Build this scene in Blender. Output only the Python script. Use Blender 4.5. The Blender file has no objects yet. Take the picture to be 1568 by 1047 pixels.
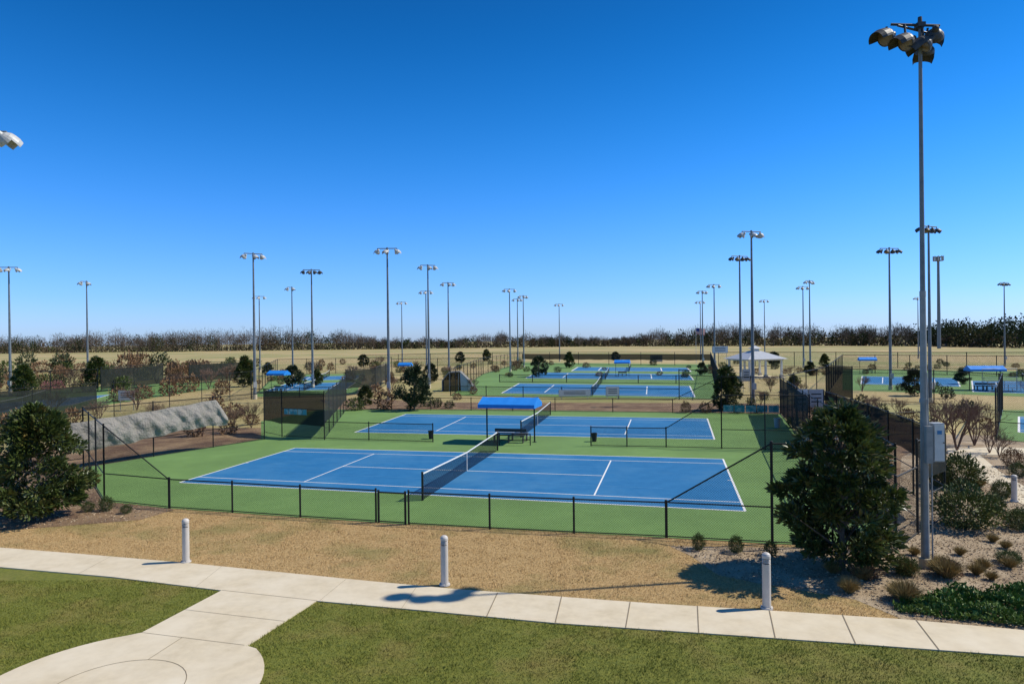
import bpy, math, random
import numpy as np
from mathutils import Vector, Matrix
random.seed(7); rng=np.random.default_rng(7)
scene=bpy.context.scene
W,H=1568.0,1047.0
F=1045.0; CAMH=6.2
ROLL=0.012; PITCH=3/1045.0
cd=bpy.data.cameras.new('camera'); cam=bpy.data.objects.new('camera',cd); scene.collection.objects.link(cam)
cd.sensor_width=36; cd.lens=24; cd.clip_end=6000; cd.clip_start=0.1
R=Matrix.Rotation(math.pi/2-PITCH,3,'X')@Matrix.Rotation(-ROLL,3,'Z')
cam.matrix_world=Matrix.Translation((0,0,CAMH))@R.to_4x4()
scene.camera=cam
def U(px,py,z=0.0):
    d=R@Vector((px-W/2,-(py-H/2),-F))
    t=(z-CAMH)/d.z
    return Vector((d.x*t,d.y*t,z))
def hor(px): return H/2-3-ROLL*(px-W/2)
# ---------------------------------------------------------------- materials
def nd(nt,t,**k):
    n=nt.nodes.new(t)
    for a,b in k.items(): setattr(n,a,b)
    return n
def mk(name,c1,c2=None,scale=5,rough=.8,bump=0,bscale=40,island=False,c3=None,scale3=.3,metal=0,spec=.5,detail=6,lo=.35,hi=.65,lo3=.4,hi3=.7,bdist=.02,trans=0,transl=0):
    m=bpy.data.materials.new(name); m.use_nodes=True; nt=m.node_tree
    b=nt.nodes['Principled BSDF']; b.inputs['Roughness'].default_value=rough
    b.inputs['Metallic'].default_value=metal
    b.inputs['Specular IOR Level'].default_value=spec
    tc=nd(nt,'ShaderNodeTexCoord')
    def noise(s,d=detail):
        n=nd(nt,'ShaderNodeTexNoise'); n.inputs['Scale'].default_value=s; n.inputs['Detail'].default_value=d
        n.inputs['Roughness'].default_value=.65
        nt.links.new(tc.outputs['Object'],n.inputs['Vector']); return n
    def mix(fac,a,bb):
        x=nd(nt,'ShaderNodeMix',data_type='RGBA')
        nt.links.new(fac,x.inputs[0])
        for i,v in ((6,a),(7,bb)):
            if isinstance(v,tuple): x.inputs[i].default_value=(*v,1)
            else: nt.links.new(v,x.inputs[i])
        return x.outputs[2]
    def mr(src,l,h):
        x=nd(nt,'ShaderNodeMapRange'); nt.links.new(src,x.inputs[0]); x.inputs[1].default_value=l; x.inputs[2].default_value=h
        return x.outputs[0]
    if c2 is None: c2=tuple(v*.85 for v in c1)
    if island:
        g=nd(nt,'ShaderNodeNewGeometry'); col=mix(g.outputs['Random Per Island'],c1,c2)
    else:
        col=mix(mr(noise(scale).outputs[0],lo,hi),c1,c2)
    if c3: col=mix(mr(noise(scale3,4).outputs[0],lo3,hi3),col,c3)
    nt.links.new(col,b.inputs['Base Color'])
    if bump:
        bn=nd(nt,'ShaderNodeBump'); bn.inputs['Strength'].default_value=bump; bn.inputs['Distance'].default_value=bdist
        nt.links.new(noise(bscale,5).outputs[0],bn.inputs['Height']); nt.links.new(bn.outputs[0],b.inputs['Normal'])
    last=b.outputs[0]
    if transl:
        t=nd(nt,'ShaderNodeBsdfTranslucent'); nt.links.new(col,t.inputs[0]); ms=nd(nt,'ShaderNodeMixShader'); ms.inputs[0].default_value=transl
        nt.links.new(last,ms.inputs[1]); nt.links.new(t.outputs[0],ms.inputs[2]); last=ms.outputs[0]
        nt.links.new(last,nt.nodes['Material Output'].inputs[0])
    if trans:
        t=nd(nt,'ShaderNodeBsdfTransparent'); ms=nd(nt,'ShaderNodeMixShader'); ms.inputs[0].default_value=trans
        nt.links.new(last,ms.inputs[1]); nt.links.new(t.outputs[0],ms.inputs[2])
        nt.links.new(ms.outputs[0],nt.nodes['Material Output'].inputs[0])
    return m
M={}
M['field']=mk('dormant_field',(.37,.27,.105),(.48,.36,.16),.9,.95,c3=(.25,.24,.07),scale3=.02,lo3=.42,hi3=.6,bump=.5,bscale=9,detail=9)
M['tan']=mk('dormant_grass',(.33,.205,.07),(.53,.36,.155),11,.95,c3=(.18,.17,.04),scale3=.28,lo3=.5,hi3=.72,bump=1,bscale=60,detail=9)
M['green']=mk('lawn_grass',(.095,.115,.008),(.19,.19,.018),9,.9,c3=(.24,.185,.045),scale3=.6,lo3=.48,hi3=.82,bump=.8,bscale=70,detail=9)
M['mulch']=mk('mulch',(.46,.34,.20),(.17,.11,.06),26,.95,c3=(.52,.41,.27),scale3=.8,bump=1,bscale=35,detail=9,bdist=.04)
M['mulch2']=mk('pine_straw_mulch',(.21,.115,.055),(.095,.055,.03),20,.95,c3=(.33,.22,.11),scale3=.5,bump=1,bscale=30,detail=9,bdist=.04)
M['cgreen']=mk('court_green',(.145,.25,.07),(.165,.275,.08),1.2,.8,c3=(.12,.205,.06),scale3=.18,bump=.15,bscale=150,spec=.2)
M['cblue']=mk('court_blue',(.016,.135,.305),(.024,.16,.345),1.5,.75,c3=(.06,.205,.37),scale3=.22,lo3=.46,hi3=.78,bump=.12,bscale=150,spec=.25)
M['line']=mk('white_line',(.80,.79,.75),(.68,.68,.66),8,.7)
M['line2']=mk('faint_blue_line',(.06,.24,.46),None,8,.7)
M['conc']=mk('concrete',(.63,.53,.36),(.54,.45,.30),3,.9,c3=(.67,.58,.42),scale3=.7,bump=.2,bscale=120,detail=9)
M['joint']=mk('concrete_joint',(.24,.19,.12),None,9,.95)
M['black']=mk('black_coating',(.012,.013,.012),(.02,.02,.018),10,.5,spec=.3)
M['wire']=mk('black_wire',(.006,.008,.006),None,5,.8,spec=.05)
M['netc']=mk('net_cord',(.012,.014,.014),None,5,.9,spec=.05)
M['screen']=mk('windscreen_mesh',(.016,.02,.018),(.028,.032,.028),2,.9,trans=.10,spec=.1)
M['tarp']=mk('grey_windscreen_tarp',(.24,.215,.18),(.30,.275,.235),.8,.85,bump=.9,bscale=2.6,bdist=.22,spec=.2)
M['galv']=mk('galvanised_steel',(.25,.26,.25),(.34,.34,.33),4,.55,metal=.2)
M['dpole']=mk('grey_pole_steel',(.14,.16,.17),(.20,.22,.225),3,.5,metal=.2)
M['head']=mk('lamp_housing',(.035,.035,.034),(.07,.068,.064),6,.5,spec=.4)
M['head2']=mk('lamp_housing_light',(.40,.395,.37),(.54,.53,.49),6,.45)
M['lens']=mk('lamp_lens',(.26,.19,.12),(.12,.09,.065),6,.2)
M['white']=mk('white_paint',(.72,.70,.64),(.6,.58,.53),6,.6)
M['boll']=mk('bollard_paint',(.60,.55,.48),(.52,.48,.42),6,.5)
M['dark']=mk('dark_gap',(.02,.02,.02),None,5,.6)
M['canopy']=mk('blue_canvas',(.008,.20,.62),(.012,.23,.70),3,.6)
M['teal']=mk('mural_banner',(.05,.28,.33),(.30,.45,.44),2.5,.7,lo=.48,hi=.52)
M['box']=mk('cabinet_grey',(.42,.43,.42),None,4,.5)
M['bark']=mk('bark',(.13,.095,.07),(.21,.165,.125),12,.95,bump=.8,bscale=25)
M['twig']=mk('crape_myrtle_bark',(.19,.12,.085),(.12,.07,.05),6,.95)
M['leafm']=mk('magnolia_leaf',(.026,.046,.010),(.10,.13,.026),island=True,rough=.42,c3=(.20,.13,.035),scale3=2.2,lo3=.54,hi3=.76,transl=.12)
M['leafs']=mk('shrub_leaf',(.05,.075,.012),(.15,.17,.035),island=True,rough=.6,c3=(.18,.13,.035),scale3=1.2,lo3=.55,hi3=.8)
M['leafj']=mk('groundcover_leaf',(.05,.10,.010),(.15,.23,.03),island=True,rough=.55)
M['dark_leaf']=mk('evergreen_leaf',(.022,.036,.010),(.07,.085,.024),island=True,rough=.7)
M['brown']=mk('dry_foliage',(.15,.075,.035),(.26,.16,.08),island=True,rough=.9)
M['straw']=mk('ornamental_grass_blade',(.38,.26,.10),(.20,.16,.045),island=True,rough=.9)
M['bladeg']=mk('lawn_blade',(.09,.12,.007),(.235,.235,.025),island=True,rough=.8,c3=(.27,.20,.05),scale3=.6,lo3=.48,hi3=.82)
M['bladet']=mk('dormant_blade',(.35,.215,.075),(.62,.43,.20),island=True,rough=.9,c3=(.19,.18,.045),scale3=.28,lo3=.5,hi3=.74)
M['tl1']=mk('distant_bare_twigs',(.105,.08,.06),(.18,.145,.11),island=True,rough=1,spec=0)
M['tl2']=mk('distant_green_foliage',(.028,.042,.02),(.06,.075,.032),island=True,rough=1,spec=0)
M['tl3']=mk('distant_brown_foliage',(.09,.065,.04),(.14,.105,.065),island=True,rough=1,spec=0)
M['tl4']=mk('distant_olive_foliage',(.065,.07,.03),(.105,.10,.045),island=True,rough=1,spec=0)
M['pink']=mk('pink_blossom',(.45,.12,.18),(.12,.10,.05),island=True,rough=.8)
M['roof']=mk('metal_roof',(.42,.43,.43),(.5,.5,.5),2,.4)
M['red']=mk('flag_red',(.5,.03,.03),None,3,.7)
M['navy']=mk('flag_navy',(.02,.04,.2),None,3,.7)
M['wall']=mk('siding',(.40,.37,.32),None,3,.8)
M['chip']=mk('mulch_chip',(.60,.46,.29),(.15,.10,.06),island=True,rough=.95)
# ---------------------------------------------------------------- mesh builder
class MB:
    def __init__(s): s.v=[];s.f=[];s.mi=[];s.mats=[]
    def m(s,k):
        if k not in s.mats: s.mats.append(k)
        return s.mats.index(k)
    def add(s,vs,fs,k):
        o=len(s.v); i=s.m(k); s.v.extend([tuple(v) for v in vs])
        for f in fs: s.f.append(tuple(o+j for j in f)); s.mi.append(i)
    def box(s,c,sz,k,rot=None):
        c=Vector(c); x,y,z=[a/2 for a in sz]
        vs=[Vector((a*x,b*y,d*z)) for d in(-1,1) for b in(-1,1) for a in(-1,1)]
        if rot is not None: vs=[rot@v for v in vs]
        s.add([c+v for v in vs],[(0,2,3,1),(4,5,7,6),(0,1,5,4),(2,6,7,3),(0,4,6,2),(1,3,7,5)],k)
    def cyl(s,a,b,r0,r1,k,n=8,caps=True):
        a=Vector(a);b=Vector(b);d=(b-a).normalized()
        t=Vector((1,0,0)) if abs(d.x)<.9 else Vector((0,1,0))
        u=d.cross(t).normalized(); w=d.cross(u)
        vs=[]
        for p,r in((a,r0),(b,r1)):
            for i in range(n):
                an=2*math.pi*i/n; vs.append(p+(u*math.cos(an)+w*math.sin(an))*r)
        fs=[(i,(i+1)%n,n+(i+1)%n,n+i) for i in range(n)]
        if caps: fs+= [tuple(range(n-1,-1,-1)),tuple(range(n,2*n))]
        s.add(vs,fs,k)
    def lathe(s,o,ax,prof,k,n=16,a0=0,a1=2*math.pi,up=None):
        o=Vector(o);ax=Vector(ax).normalized()
        up=Vector(up) if up is not None else (Vector((0,0,1)) if abs(ax.z)<.95 else Vector((1,0,0)))
        w=(up-ax*up.dot(ax)).normalized(); u=ax.cross(w)
        full=abs(a1-a0)>6.28; m_=n if full else n+1
        vs=[];fs=[]
        for t,r in prof:
            for i in range(m_):
                an=a0+(a1-a0)*i/n
                vs.append(o+ax*t+(w*math.cos(an)+u*math.sin(an))*r)
        for j in range(len(prof)-1):
            for i in range(n):
                i2=(i+1)%m_ if full else i+1
                fs.append((j*m_+i,j*m_+i2,(j+1)*m_+i2,(j+1)*m_+i))
        s.add(vs,fs,k)
    def obj(s,name,smooth=False,link=True):
        me=bpy.data.meshes.new(name); me.from_pydata(s.v,[],s.f)
        for k in s.mats: me.materials.append(M[k])
        me.polygons.foreach_set('material_index',s.mi)
        if smooth: me.polygons.foreach_set('use_smooth',[True]*len(s.f))
        me.update()
        o=bpy.data.objects.new(name,me)
        if link: scene.collection.objects.link(o)
        return o
def inst(o,name,loc,rz=0,sc=1):
    n=bpy.data.objects.new(name,o.data); scene.collection.objects.link(n)
    n.location=loc; n.rotation_euler=(0,0,rz); n.scale=(sc,sc,sc) if not isinstance(sc,tuple) else sc
    return n
def sheet(name,pts,z,k,thick=0):
    b=MB(); n=len(pts)
    ar=sum(pts[i][0]*pts[(i+1)%n][1]-pts[(i+1)%n][0]*pts[i][1] for i in range(n))
    if ar<0: pts=pts[::-1]
    b.add([(p[0],p[1],z) for p in pts],[tuple(range(n))],k)
    if thick:
        for i in range(n):
            p,q=pts[i],pts[(i+1)%n]
            b.add([(p[0],p[1],z-thick),(q[0],q[1],z-thick),(q[0],q[1],z),(p[0],p[1],z)],[(0,1,2,3)],k)
    return b.obj(name)
def UP(lst): return [U(*p) for p in lst]
def leafquads(P,D,L,Wd,fold=.25):
    n=len(P); D=D/np.linalg.norm(D,axis=1)[:,None]
    r=rng.normal(size=(n,3)); S=np.cross(D,r); S/=np.linalg.norm(S,axis=1)[:,None]
    N=np.cross(D,S); L=L[:,None] if hasattr(L,'shape') else L; Wd=Wd[:,None] if hasattr(Wd,'shape') else Wd
    mid=P+D*L*.5+N*(Wd*fold)
    V=np.stack([P,mid+S*Wd*.5,P+D*L,mid-S*Wd*.5],1).reshape(-1,3)
    return V
def addquads(b,V,k):
    o=len(b.v); i=b.m(k); n=len(V)//4
    b.v.extend(map(tuple,V.tolist())); 
    b.f.extend([(o+4*j,o+4*j+1,o+4*j+2,o+4*j+3) for j in range(n)]); b.mi.extend([i]*n)
# ---------------------------------------------------------------- ground
sheet('ground',[(-2500,-500),(2500,-500),(2500,4000),(-2500,4000)],0,'field')
top=[(-120,829),(0,839),(150,851),(290,863),(430,877),(560,890),(700,903),(850,914),(1000,925),(1180,936),(1380,949),(1568,966),(1720,980)]
bot=[(-120,858),(0,869),(170,884),(340,905),(485,921),(640,935),(850,955),(1070,970),(1310,987),(1568,1006),(1720,1018)]
topw=UP(top); botw=UP(bot)
green_poly=[(p.x,p.y) for p in botw]+[(60,8),(60,-30),(-60,-30),(-60,18)]
sheet('lawn',green_poly,.004,'green')
tanp=[(p.x,p.y) for p in topw]+[(p.x,p.y) for p in UP([(1800,830),(1395,828),(1020,815),(578,795),(260,772),(100,760),(-120,770)])]
sheet('dormant_grass_strip',tanp,.004,'tan')
sheet('sidewalk',[(p.x,p.y) for p in topw]+[(p.x,p.y) for p in botw[::-1]],.03,'conc',.05)
cx,cy,pr=-7.2,12.15,2.55
A=U(340,905);B=U(485,921);C=U(378,990);D_=U(217,970)
def ang(p): return math.atan2(p.y-cy,p.x-cx)
a0=ang(C);a1=ang(D_)
arc=[]
tot=(a1-a0)%(2*math.pi)-2*math.pi
for i in range(0,49):
    a=a0+tot*i/48; arc.append((cx+pr*math.cos(a),cy+pr*math.sin(a)))
sheet('plaza_walk',[(A.x,A.y+.02),(B.x,B.y+.02)]+[(C.x,C.y)]+arc[1:-1]+[(D_.x,D_.y)],.034,'conc',.05)
b=MB()
def strip(b,p,q,w,z,k):
    p=Vector((p[0],p[1],0));q=Vector((q[0],q[1],0)); d=(q-p).normalized(); n=Vector((-d.y,d.x,0))*w/2
    b.add([(p-n).xy.to_3d()+Vector((0,0,z)),(q-n).xy.to_3d()+Vector((0,0,z)),(q+n).xy.to_3d()+Vector((0,0,z)),(p+n).xy.to_3d()+Vector((0,0,z))],[(0,1,2,3)],k)
def along(poly,t):
    ls=[(poly[i+1]-poly[i]).length for i in range(len(poly)-1)]; s=t*sum(ls)
    for i,l in enumerate(ls):
        if s<=l: return poly[i].lerp(poly[i+1],s/l)
        s-=l
    return poly[-1]
for px,py,qx,qy in [(762,909,745,946),(860,915,850,956),(965,923,958,963),(1068,929,1070,971),(1178,936,1187,978),(1290,943,1310,987),(1402,950,1438,997)]:
    strip(b,U(px,py),U(qx,qy),.022,.038,'joint')
for px,py,qx,qy in [(640,897,615,933),(530,888,490,921),(340,868,300,900),(170,853,120,880)]:
    strip(b,U(px,py),U(qx,qy),.008,.038,'joint')
strip(b,A,B,.012,.038,'joint')
strip(b,D_,C.lerp(D_,.02),.010,.038,'joint'); strip(b,A.lerp(D_,.5),B.lerp(C,.5),.010,.038,'joint')
strip(b,(cx,cy+1.2),D_.lerp(C,.4),.012,.041,'joint')
for i in range(40):
    a=i*2*math.pi/40;c=(i+1)*2*math.pi/40
    strip(b,(cx+1.2*math.cos(a),cy+1.2*math.sin(a)),(cx+1.2*math.cos(c),cy+1.2*math.sin(c)),.014,.038+.0004*(i%2),'joint')
b.obj('sidewalk_joint')
mr_=UP([(1025,836),(1060,852),(1098,880),(1160,893),(1230,904),(1310,918),(1382,948),(1568,965),(1750,980),(1750,700),(1568,668),(1450,665),(1380,700),(1372,838),(1182,838)])
sheet('mulch_bed',[(p.x,p.y) for p in mr_],.009,'mulch')
ml_=UP([(-140,822),(0,812),(90,806),(215,796),(268,780),(160,768),(128,716),(432,669),(425,655),(300,655),(100,680),(-140,715)])
sheet('mulch_bed',[(p.x,p.y) for p in ml_],.009,'mulch2')
sheet('mulch_bed',[(p.x,p.y) for p in UP([(520,634),(700,634),(1200,638),(1290,640),(1290,620),(1100,617),(690,616),(560,610),(490,612)])],.008,'mulch2')
sheet('mulch_bed',[(p.x,p.y) for p in UP([(1245,690),(1372,830),(1450,800),(1450,668),(1290,615),(1215,615)])],.0055,'mulch2')
sheet('garden_path',[(p.x,p.y) for p in UP([(1450,687),(1530,685),(1640,690),(1640,697),(1500,697),(1530,722),(1640,790),(1640,812),(1560,770),(1500,732),(1470,705),(1452,697)])],.03,'conc',.04)
# ---------------------------------------------------------------- courts
pad1=UP([(160,768),(128,716),(400,672),(400,645),(490,627),(740,627),(1100,632),(1195,634),(1240,690),(1372,838),(1182,833),(1020,823),(578,800),(260,778)])
sheet('tennis_pavement',[(p.x,p.y) for p in pad1],.014,'cgreen')
def court(q,lw=.06,net=True,detail=True):
    NL,NR,FR,FL=UP(q)
    def Q(s,t): return NL.lerp(NR,s).lerp(FL.lerp(FR,s),t)
    b=MB()
    b.add([(p.x,p.y,.018) for p in (NL,NR,FR,FL)],[(0,1,2,3)],'cblue')
    L=.2693
    segs=[((0,0),(1,0)),((0,1),(1,1)),((0,0),(0,1)),((1,0),(1,1)),((0,.125),(1,.125)),((0,.875),(1,.875)),
      ((.5-L,.125),(.5-L,.875)),((.5+L,.125),(.5+L,.875)),((.5-L,.5),(.5+L,.5)),((0,.5),(.008,.5)),((.992,.5),(1,.5))]
    for i,(p,q_) in enumerate(segs): strip(b,Q(*p),Q(*q_),lw*(1.3 if i<4 else 1),.022+.0003*i,'line')
    if detail:
        for t in(.3,.7): strip(b,Q(.12,t),Q(.88,t),.04,.0205,'line2')
    b.obj('tennis_court')
    if net:
        b=MB(); P0=Q(.5,-.085);P1=Q(.5,1.085); n=24
        d=(P1-P0).normalized()
        def hh(t): return 1.07-.155*(1-abs(2*t-1))
        for P in(P0,P1): b.cyl(P,P+Vector((0,0,1.1)),.045,.045,'black',10); b.cyl(P+Vector((0,0,1.1)),P+Vector((0,0,1.13)),.055,.03,'black',10)
        for i in range(n):
            a,c=P0.lerp(P1,i/n),P0.lerp(P1,(i+1)/n); z0,z1=Vector((0,0,hh(i/n))),Vector((0,0,hh((i+1)/n)))
            tp=Vector((0,0,.055))
            nn=Vector((-d.y,d.x,0))*.008
            for s in(1,-1): b.add([a+z0-tp+nn*s,c+z1-tp+nn*s,c+z1+nn*s,a+z0+nn*s],[(0,1,2,3)],'line')
            b.add([a+z0-nn,c+z1-nn,c+z1+nn,a+z0+nn],[(0,1,2,3)],'line')
        ln=(P1-P0).length; step=.055
        k=int(ln/step); off=Vector((-d.y,d.x,0))*.003
        for i in range(k):
            t=i/k; p=P0.lerp(P1,t)+off; e=d*.010
            b.add([p-e+Vector((0,0,.04)),p+e+Vector((0,0,.04)),p+e+Vector((0,0,hh(t)-.05)),p-e+Vector((0,0,hh(t)-.05))],[(0,1,2,3)],'netc')
        for j in range(18):
            f0=.04+j*.055
            for i in range(12):
                t0,t1=i/12,(i+1)/12; a,c=P0.lerp(P1,t0),P0.lerp(P1,t1)
                za,zc=min(f0,hh(t0)-.06-.0),min(f0,hh(t1)-.06)
                if f0>min(hh(t0),hh(t1))-.05: continue
                b.add([a+Vector((0,0,za)),c+Vector((0,0,zc)),c+Vector((0,0,zc+.018)),a+Vector((0,0,za+.018))],[(0,1,2,3)],'netc')
        mid=P0.lerp(P1,.5); b.box(mid+Vector((0,0,.45)),(.05,.03,.88),'line',Matrix.Rotation(math.atan2(d.y,d.x),3,'Z'))
        b.obj('tennis_net')
court([(275,739),(1141,783),(1107,703),(452,686)],.065)
court([(543,662),(1094,673),(1083,641),(622,634)],.075)
sheet('tennis_pavement',[(p.x,p.y) for p in UP([(690,605),(1100,611),(1088,558),(800,555),(740,572)])],.014,'cgreen')
court([(768,602),(1064,608),(1056,591),(795,587)],.12,detail=False)
court([(805,579),(1062,582),(1055,573),(822,570)],.14,detail=False)
court([(875,568),(1058,569),(1052,563),(885,562)],.2,detail=False)
sheet('tennis_pavement',[(p.x,p.y) for p in UP([(388,608),(545,603),(560,572),(420,574)])],.014,'cgreen')
court([(405,599),(530,596),(545,585),(440,587)],.12,detail=False)
court([(440,583),(545,581),(552,575),(455,577)],.16,detail=False)
sheet('tennis_pavement',[(p.x,p.y) for p in UP([(-250,668),(150,622),(330,594),(330,584),(180,590),(-250,625)])],.014,'cgreen')
court([(-150,648),(110,620),(170,604),(-60,622)],.1,detail=False)
sheet('tennis_pavement',[(p.x,p.y) for p in UP([(1290,597),(1700,612),(1700,570),(1290,566)])],.014,'cgreen')
court([(1318,588),(1470,592),(1465,579),(1320,576)],.12,detail=False)
court([(1490,600),(1690,606),(1650,586),(1488,583)],.12,detail=False)
sheet('tennis_pavement',[(p.x,p.y) for p in UP([(1522,672),(1700,690),(1700,628),(1535,628)])],.016,'cgreen')
court([(1560,662),(1750,674),(1720,640),(1560,638)],.1,net=False,detail=False)
# ---------------------------------------------------------------- fences
def panel(b,A,Bp,hA,hB,pitch,w,mid=None,k='wire',inset=.03):
    L=(Bp-A).length; d=(Bp-A)/L; nrm=Vector((-d.y,d.x,0))
    for s in(0,1):
        P0,P1,h0,h1=(A,Bp,hA,hB) if s==0 else (Bp,A,hB,hA)
        dd=(P1-P0)/L; m=(h1-h0)/L; off=nrm*(.004 if s==0 else -.004)
        c=-max(h0,h1)
        while c<L:
            x0=max(0,c); z0=x0-c
            if z0<h0+m*x0:
                x1=min(L,(h0+c)/(1-m)) if m<.98 else L; z1=x1-c
                if x1>x0+.01:
                    e=Vector((0,0,w*.707)); 
                    p=P0+dd*x0+Vector((0,0,z0+.03))+off; q=P0+dd*x1+Vector((0,0,z1+.0))+off
                    b.add([p-e,q-e,q+e,p+e],[(0,1,2,3)],k)
            c+=pitch*1.414
def fence(name,pts,hs,spacing=3,pitch=.055,w=.005,mid=False,screen=None,r=.03,bottom=True,banner=None):
    b=MB(); pts=[Vector((p.x,p.y,0)) for p in pts]
    if not isinstance(hs,(list,tuple)): hs=[hs]*len(pts)
    for i in range(len(pts)-1):
        A,Bp,hA,hB=pts[i],pts[i+1],hs[i],hs[i+1]; L=(Bp-A).length; n=max(1,round(L/spacing)); d=(Bp-A)/L
        for j in range(n+(1 if i==len(pts)-2 else 0)):
            t=j/n; p=A.lerp(Bp,t); h=hA+(hB-hA)*t
            b.cyl(p,p+Vector((0,0,h+.04)),r*1.15,r*1.15,'black',8); b.lathe(p+Vector((0,0,h+.04)),(0,0,1),[(0,r*1.4),(.03,r*1.2),(.05,.001)],'black',8)
        b.cyl(A+Vector((0,0,hA)),Bp+Vector((0,0,hB)),r*.8,r*.8,'black',6)
        if bottom: b.cyl(A+Vector((0,0,.06)),Bp+Vector((0,0,.06)),r*.6,r*.6,'black',6)
        if mid: b.cyl(A+Vector((0,0,1.08)),Bp+Vector((0,0,1.08)),r*.7,r*.7,'black',6)
        if pitch: panel(b,A,Bp,hA,hB,pitch,w)
        nn=Vector((d.y,-d.x,0))
        if screen:
            z0,z1=screen
            o=nn*.045
            nseg=max(2,int(L/1.2))
            for q in range(nseg):
                t0,t1=q/nseg,(q+1)/nseg; 
                s0=.05*math.sin(q*1.7+i); s1=.05*math.sin((q+1)*1.7+i)
                p0=A.lerp(Bp,t0)+o*(1+s0*6);p1=A.lerp(Bp,t1)+o*(1+s1*6)
                b.add([p0+Vector((0,0,z0+s0)),p1+Vector((0,0,z0+s1)),p1+Vector((0,0,z1)),p0+Vector((0,0,z1))],[(0,1,2,3)],'screen')
        if banner:
            t0,t1,z0,z1=banner; o=nn*.09
            p0=A.lerp(Bp,t0)+o;p1=A.lerp(Bp,t1)+o; m=5
            for q in range(m):
                a=p0.lerp(p1,(q+.04)/m);c=p0.lerp(p1,(q+.96)/m)
                b.add([a+Vector((0,0,z0)),c+Vector((0,0,z0)),c+Vector((0,0,z1)),a+Vector((0,0,z1))],[(0,1,2,3)],'teal')
    return b.obj(name)
low=[U(260,778),U(356,784.5),U(460,792),U(576,799.5)]
fence('chain_link_fence',low,1.1,20)
fence('chain_link_fence',[U(626,803),U(750,810),U(879,816.5),U(1020,823)],1.1,20)
fence('chain_link_gate',[U(580,800),U(621,802.5)],1.05,20,r=.035)
fence('chain_link_fence',[U(160,767),U(259,778)],[3.0,1.1],20)
fence('chain_link_fence',[U(1021,823.2),U(1182,832)],[1.1,3.0],20)
fence('chain_link_fence',[U(1183,832.2),U(1275,836),U(1372,840)],3.0,20,mid=True)
b=MB(); 
for a,c in (((162,767.3),(258,777.5)),((1024,823),(1180,832))):
    b.cyl(U(*a)+Vector((0,0,1.1)),U(*c)+Vector((0,0,1.1)),.022,.022,'black',6)
b.obj('fence_mid_rail')
fence('chain_link_fence',[U(160,767),U(128,716)],3.0,3,mid=True)
fence('chain_link_fence',[U(128,716),U(405,673)],3.0,3.2,mid=True)
fence('chain_link_fence',[U(-140,740),U(60,712),U(128,703)],2.6,3.2,pitch=.08,w=.007)
fence('windscreen_fence',[U(405,662),U(432,668),U(497,672)],3.0,3,screen=(.85,2.95),pitch=.07,w=.009)
fence('windscreen_fence',[U(497,672),U(530,628)],3.0,3,screen=(1.0,2.95),pitch=.07,w=.009)
fence('mural_fence',[U(432,669.5),U(497,673.5)],1.9,10,pitch=0,banner=(.08,.62,1.55,1.9),bottom=False)
fence('chain_link_fence',[U(497,672),U(565,674),U(663,677)],1.1,20,pitch=.07,w=.006)
fence('chain_link_fence',[U(905,683),U(960,684),U(1020,685)],1.1,20,pitch=.07,w=.006)
fence('chain_link_fence',[U(1020,685),U(1105,687)],[1.1,3.0],20,pitch=.07,w=.006)
fence('chain_link_fence',[U(1105,687),U(1240,690)],3.0,3,pitch=.07,w=.006,mid=True)
fence('windscreen_fence',[U(1195,634),U(1240,690)],3.0,3,pitch=.07,w=.006,screen=(.2,2.9))
fence('windscreen_fence',[U(1240,690),U(1372,840)],3.0,3,pitch=.06,mid=True)
fence('windscreen_fence',[U(1405,818),U(1447,792),U(1330,712),U(1262,672)],2.9,3,pitch=.06,screen=(1.6,2.85),mid=True)
fence('chain_link_gate',[U(1372,842),U(1405,818)],2.1,20,r=.035)
fence('chain_link_fence',[U(530,628),U(600,627)],[3,1.1],20,pitch=.1,w=.008)
fence('chain_link_fence',[U(600,627),U(850,630),U(1030,632)],1.1,4,pitch=.1,w=.008)
fence('chain_link_fence',[U(1030,632),U(1105,633)],[1.1,3],20,pitch=.1,w=.008)
fence('mural_fence',[U(1105,633),U(1195,634)],3,3,pitch=.1,w=.008,banner=(.02,.98,.15,.7))
g=dict(pitch=.16,w=.012,r=.04)
fence('chain_link_fence',[U(690,606),U(860,609),U(1040,612)],1.1,5,**g)
fence('chain_link_fence',[U(1040,612),U(1100,612),U(1088,560)],3,5,**g)
fence('chain_link_fence',[U(690,606),U(740,573),U(800,557)],3,5,**g)
fence('windscreen_fence',[U(800,557),U(1088,560)],3,8,pitch=0,w=.012,r=.05,screen=(1.2,2.6))
fence('chain_link_fence',[U(765,585),U(1095,588)],1.1,5,pitch=.2,w=.014,r=.05)
fence('windscreen_fence',[U(385,610),U(425,574),U(600,570)],3,6,pitch=.2,w=.014,r=.05)
fence('windscreen_fence',[U(530,606),U(575,600),U(597,585)],3,6,pitch=.2,w=.014,r=.05,screen=(.8,2.9))
fence('chain_link_fence',[U(385,611),U(530,606)],1.1,6,pitch=.16,w=.012,r=.04)
fence('windscreen_fence',[U(-140,668),U(50,646),U(148,634)],2.8,4,screen=(.4,2.6),pitch=.08,w=.007)
fence('windscreen_fence',[U(155,600),U(250,590)],3.2,6,pitch=0,screen=(.3,3),r=.05)
fence('windscreen_fence',[U(290,588),U(385,580)],3.2,6,pitch=0,screen=(.3,3),r=.05)
fence('windscreen_fence',[U(0,607),U(150,600)],3.0,6,pitch=.16,w=.012,r=.05)
fence('chain_link_fence',[U(175,640),U(260,628),U(390,608)],3.0,5,pitch=.1,w=.009)
fence('windscreen_fence',[U(1265,606),U(1305,612)],3.2,5,pitch=.1,w=.012,screen=(.2,3.1),r=.05)
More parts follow.
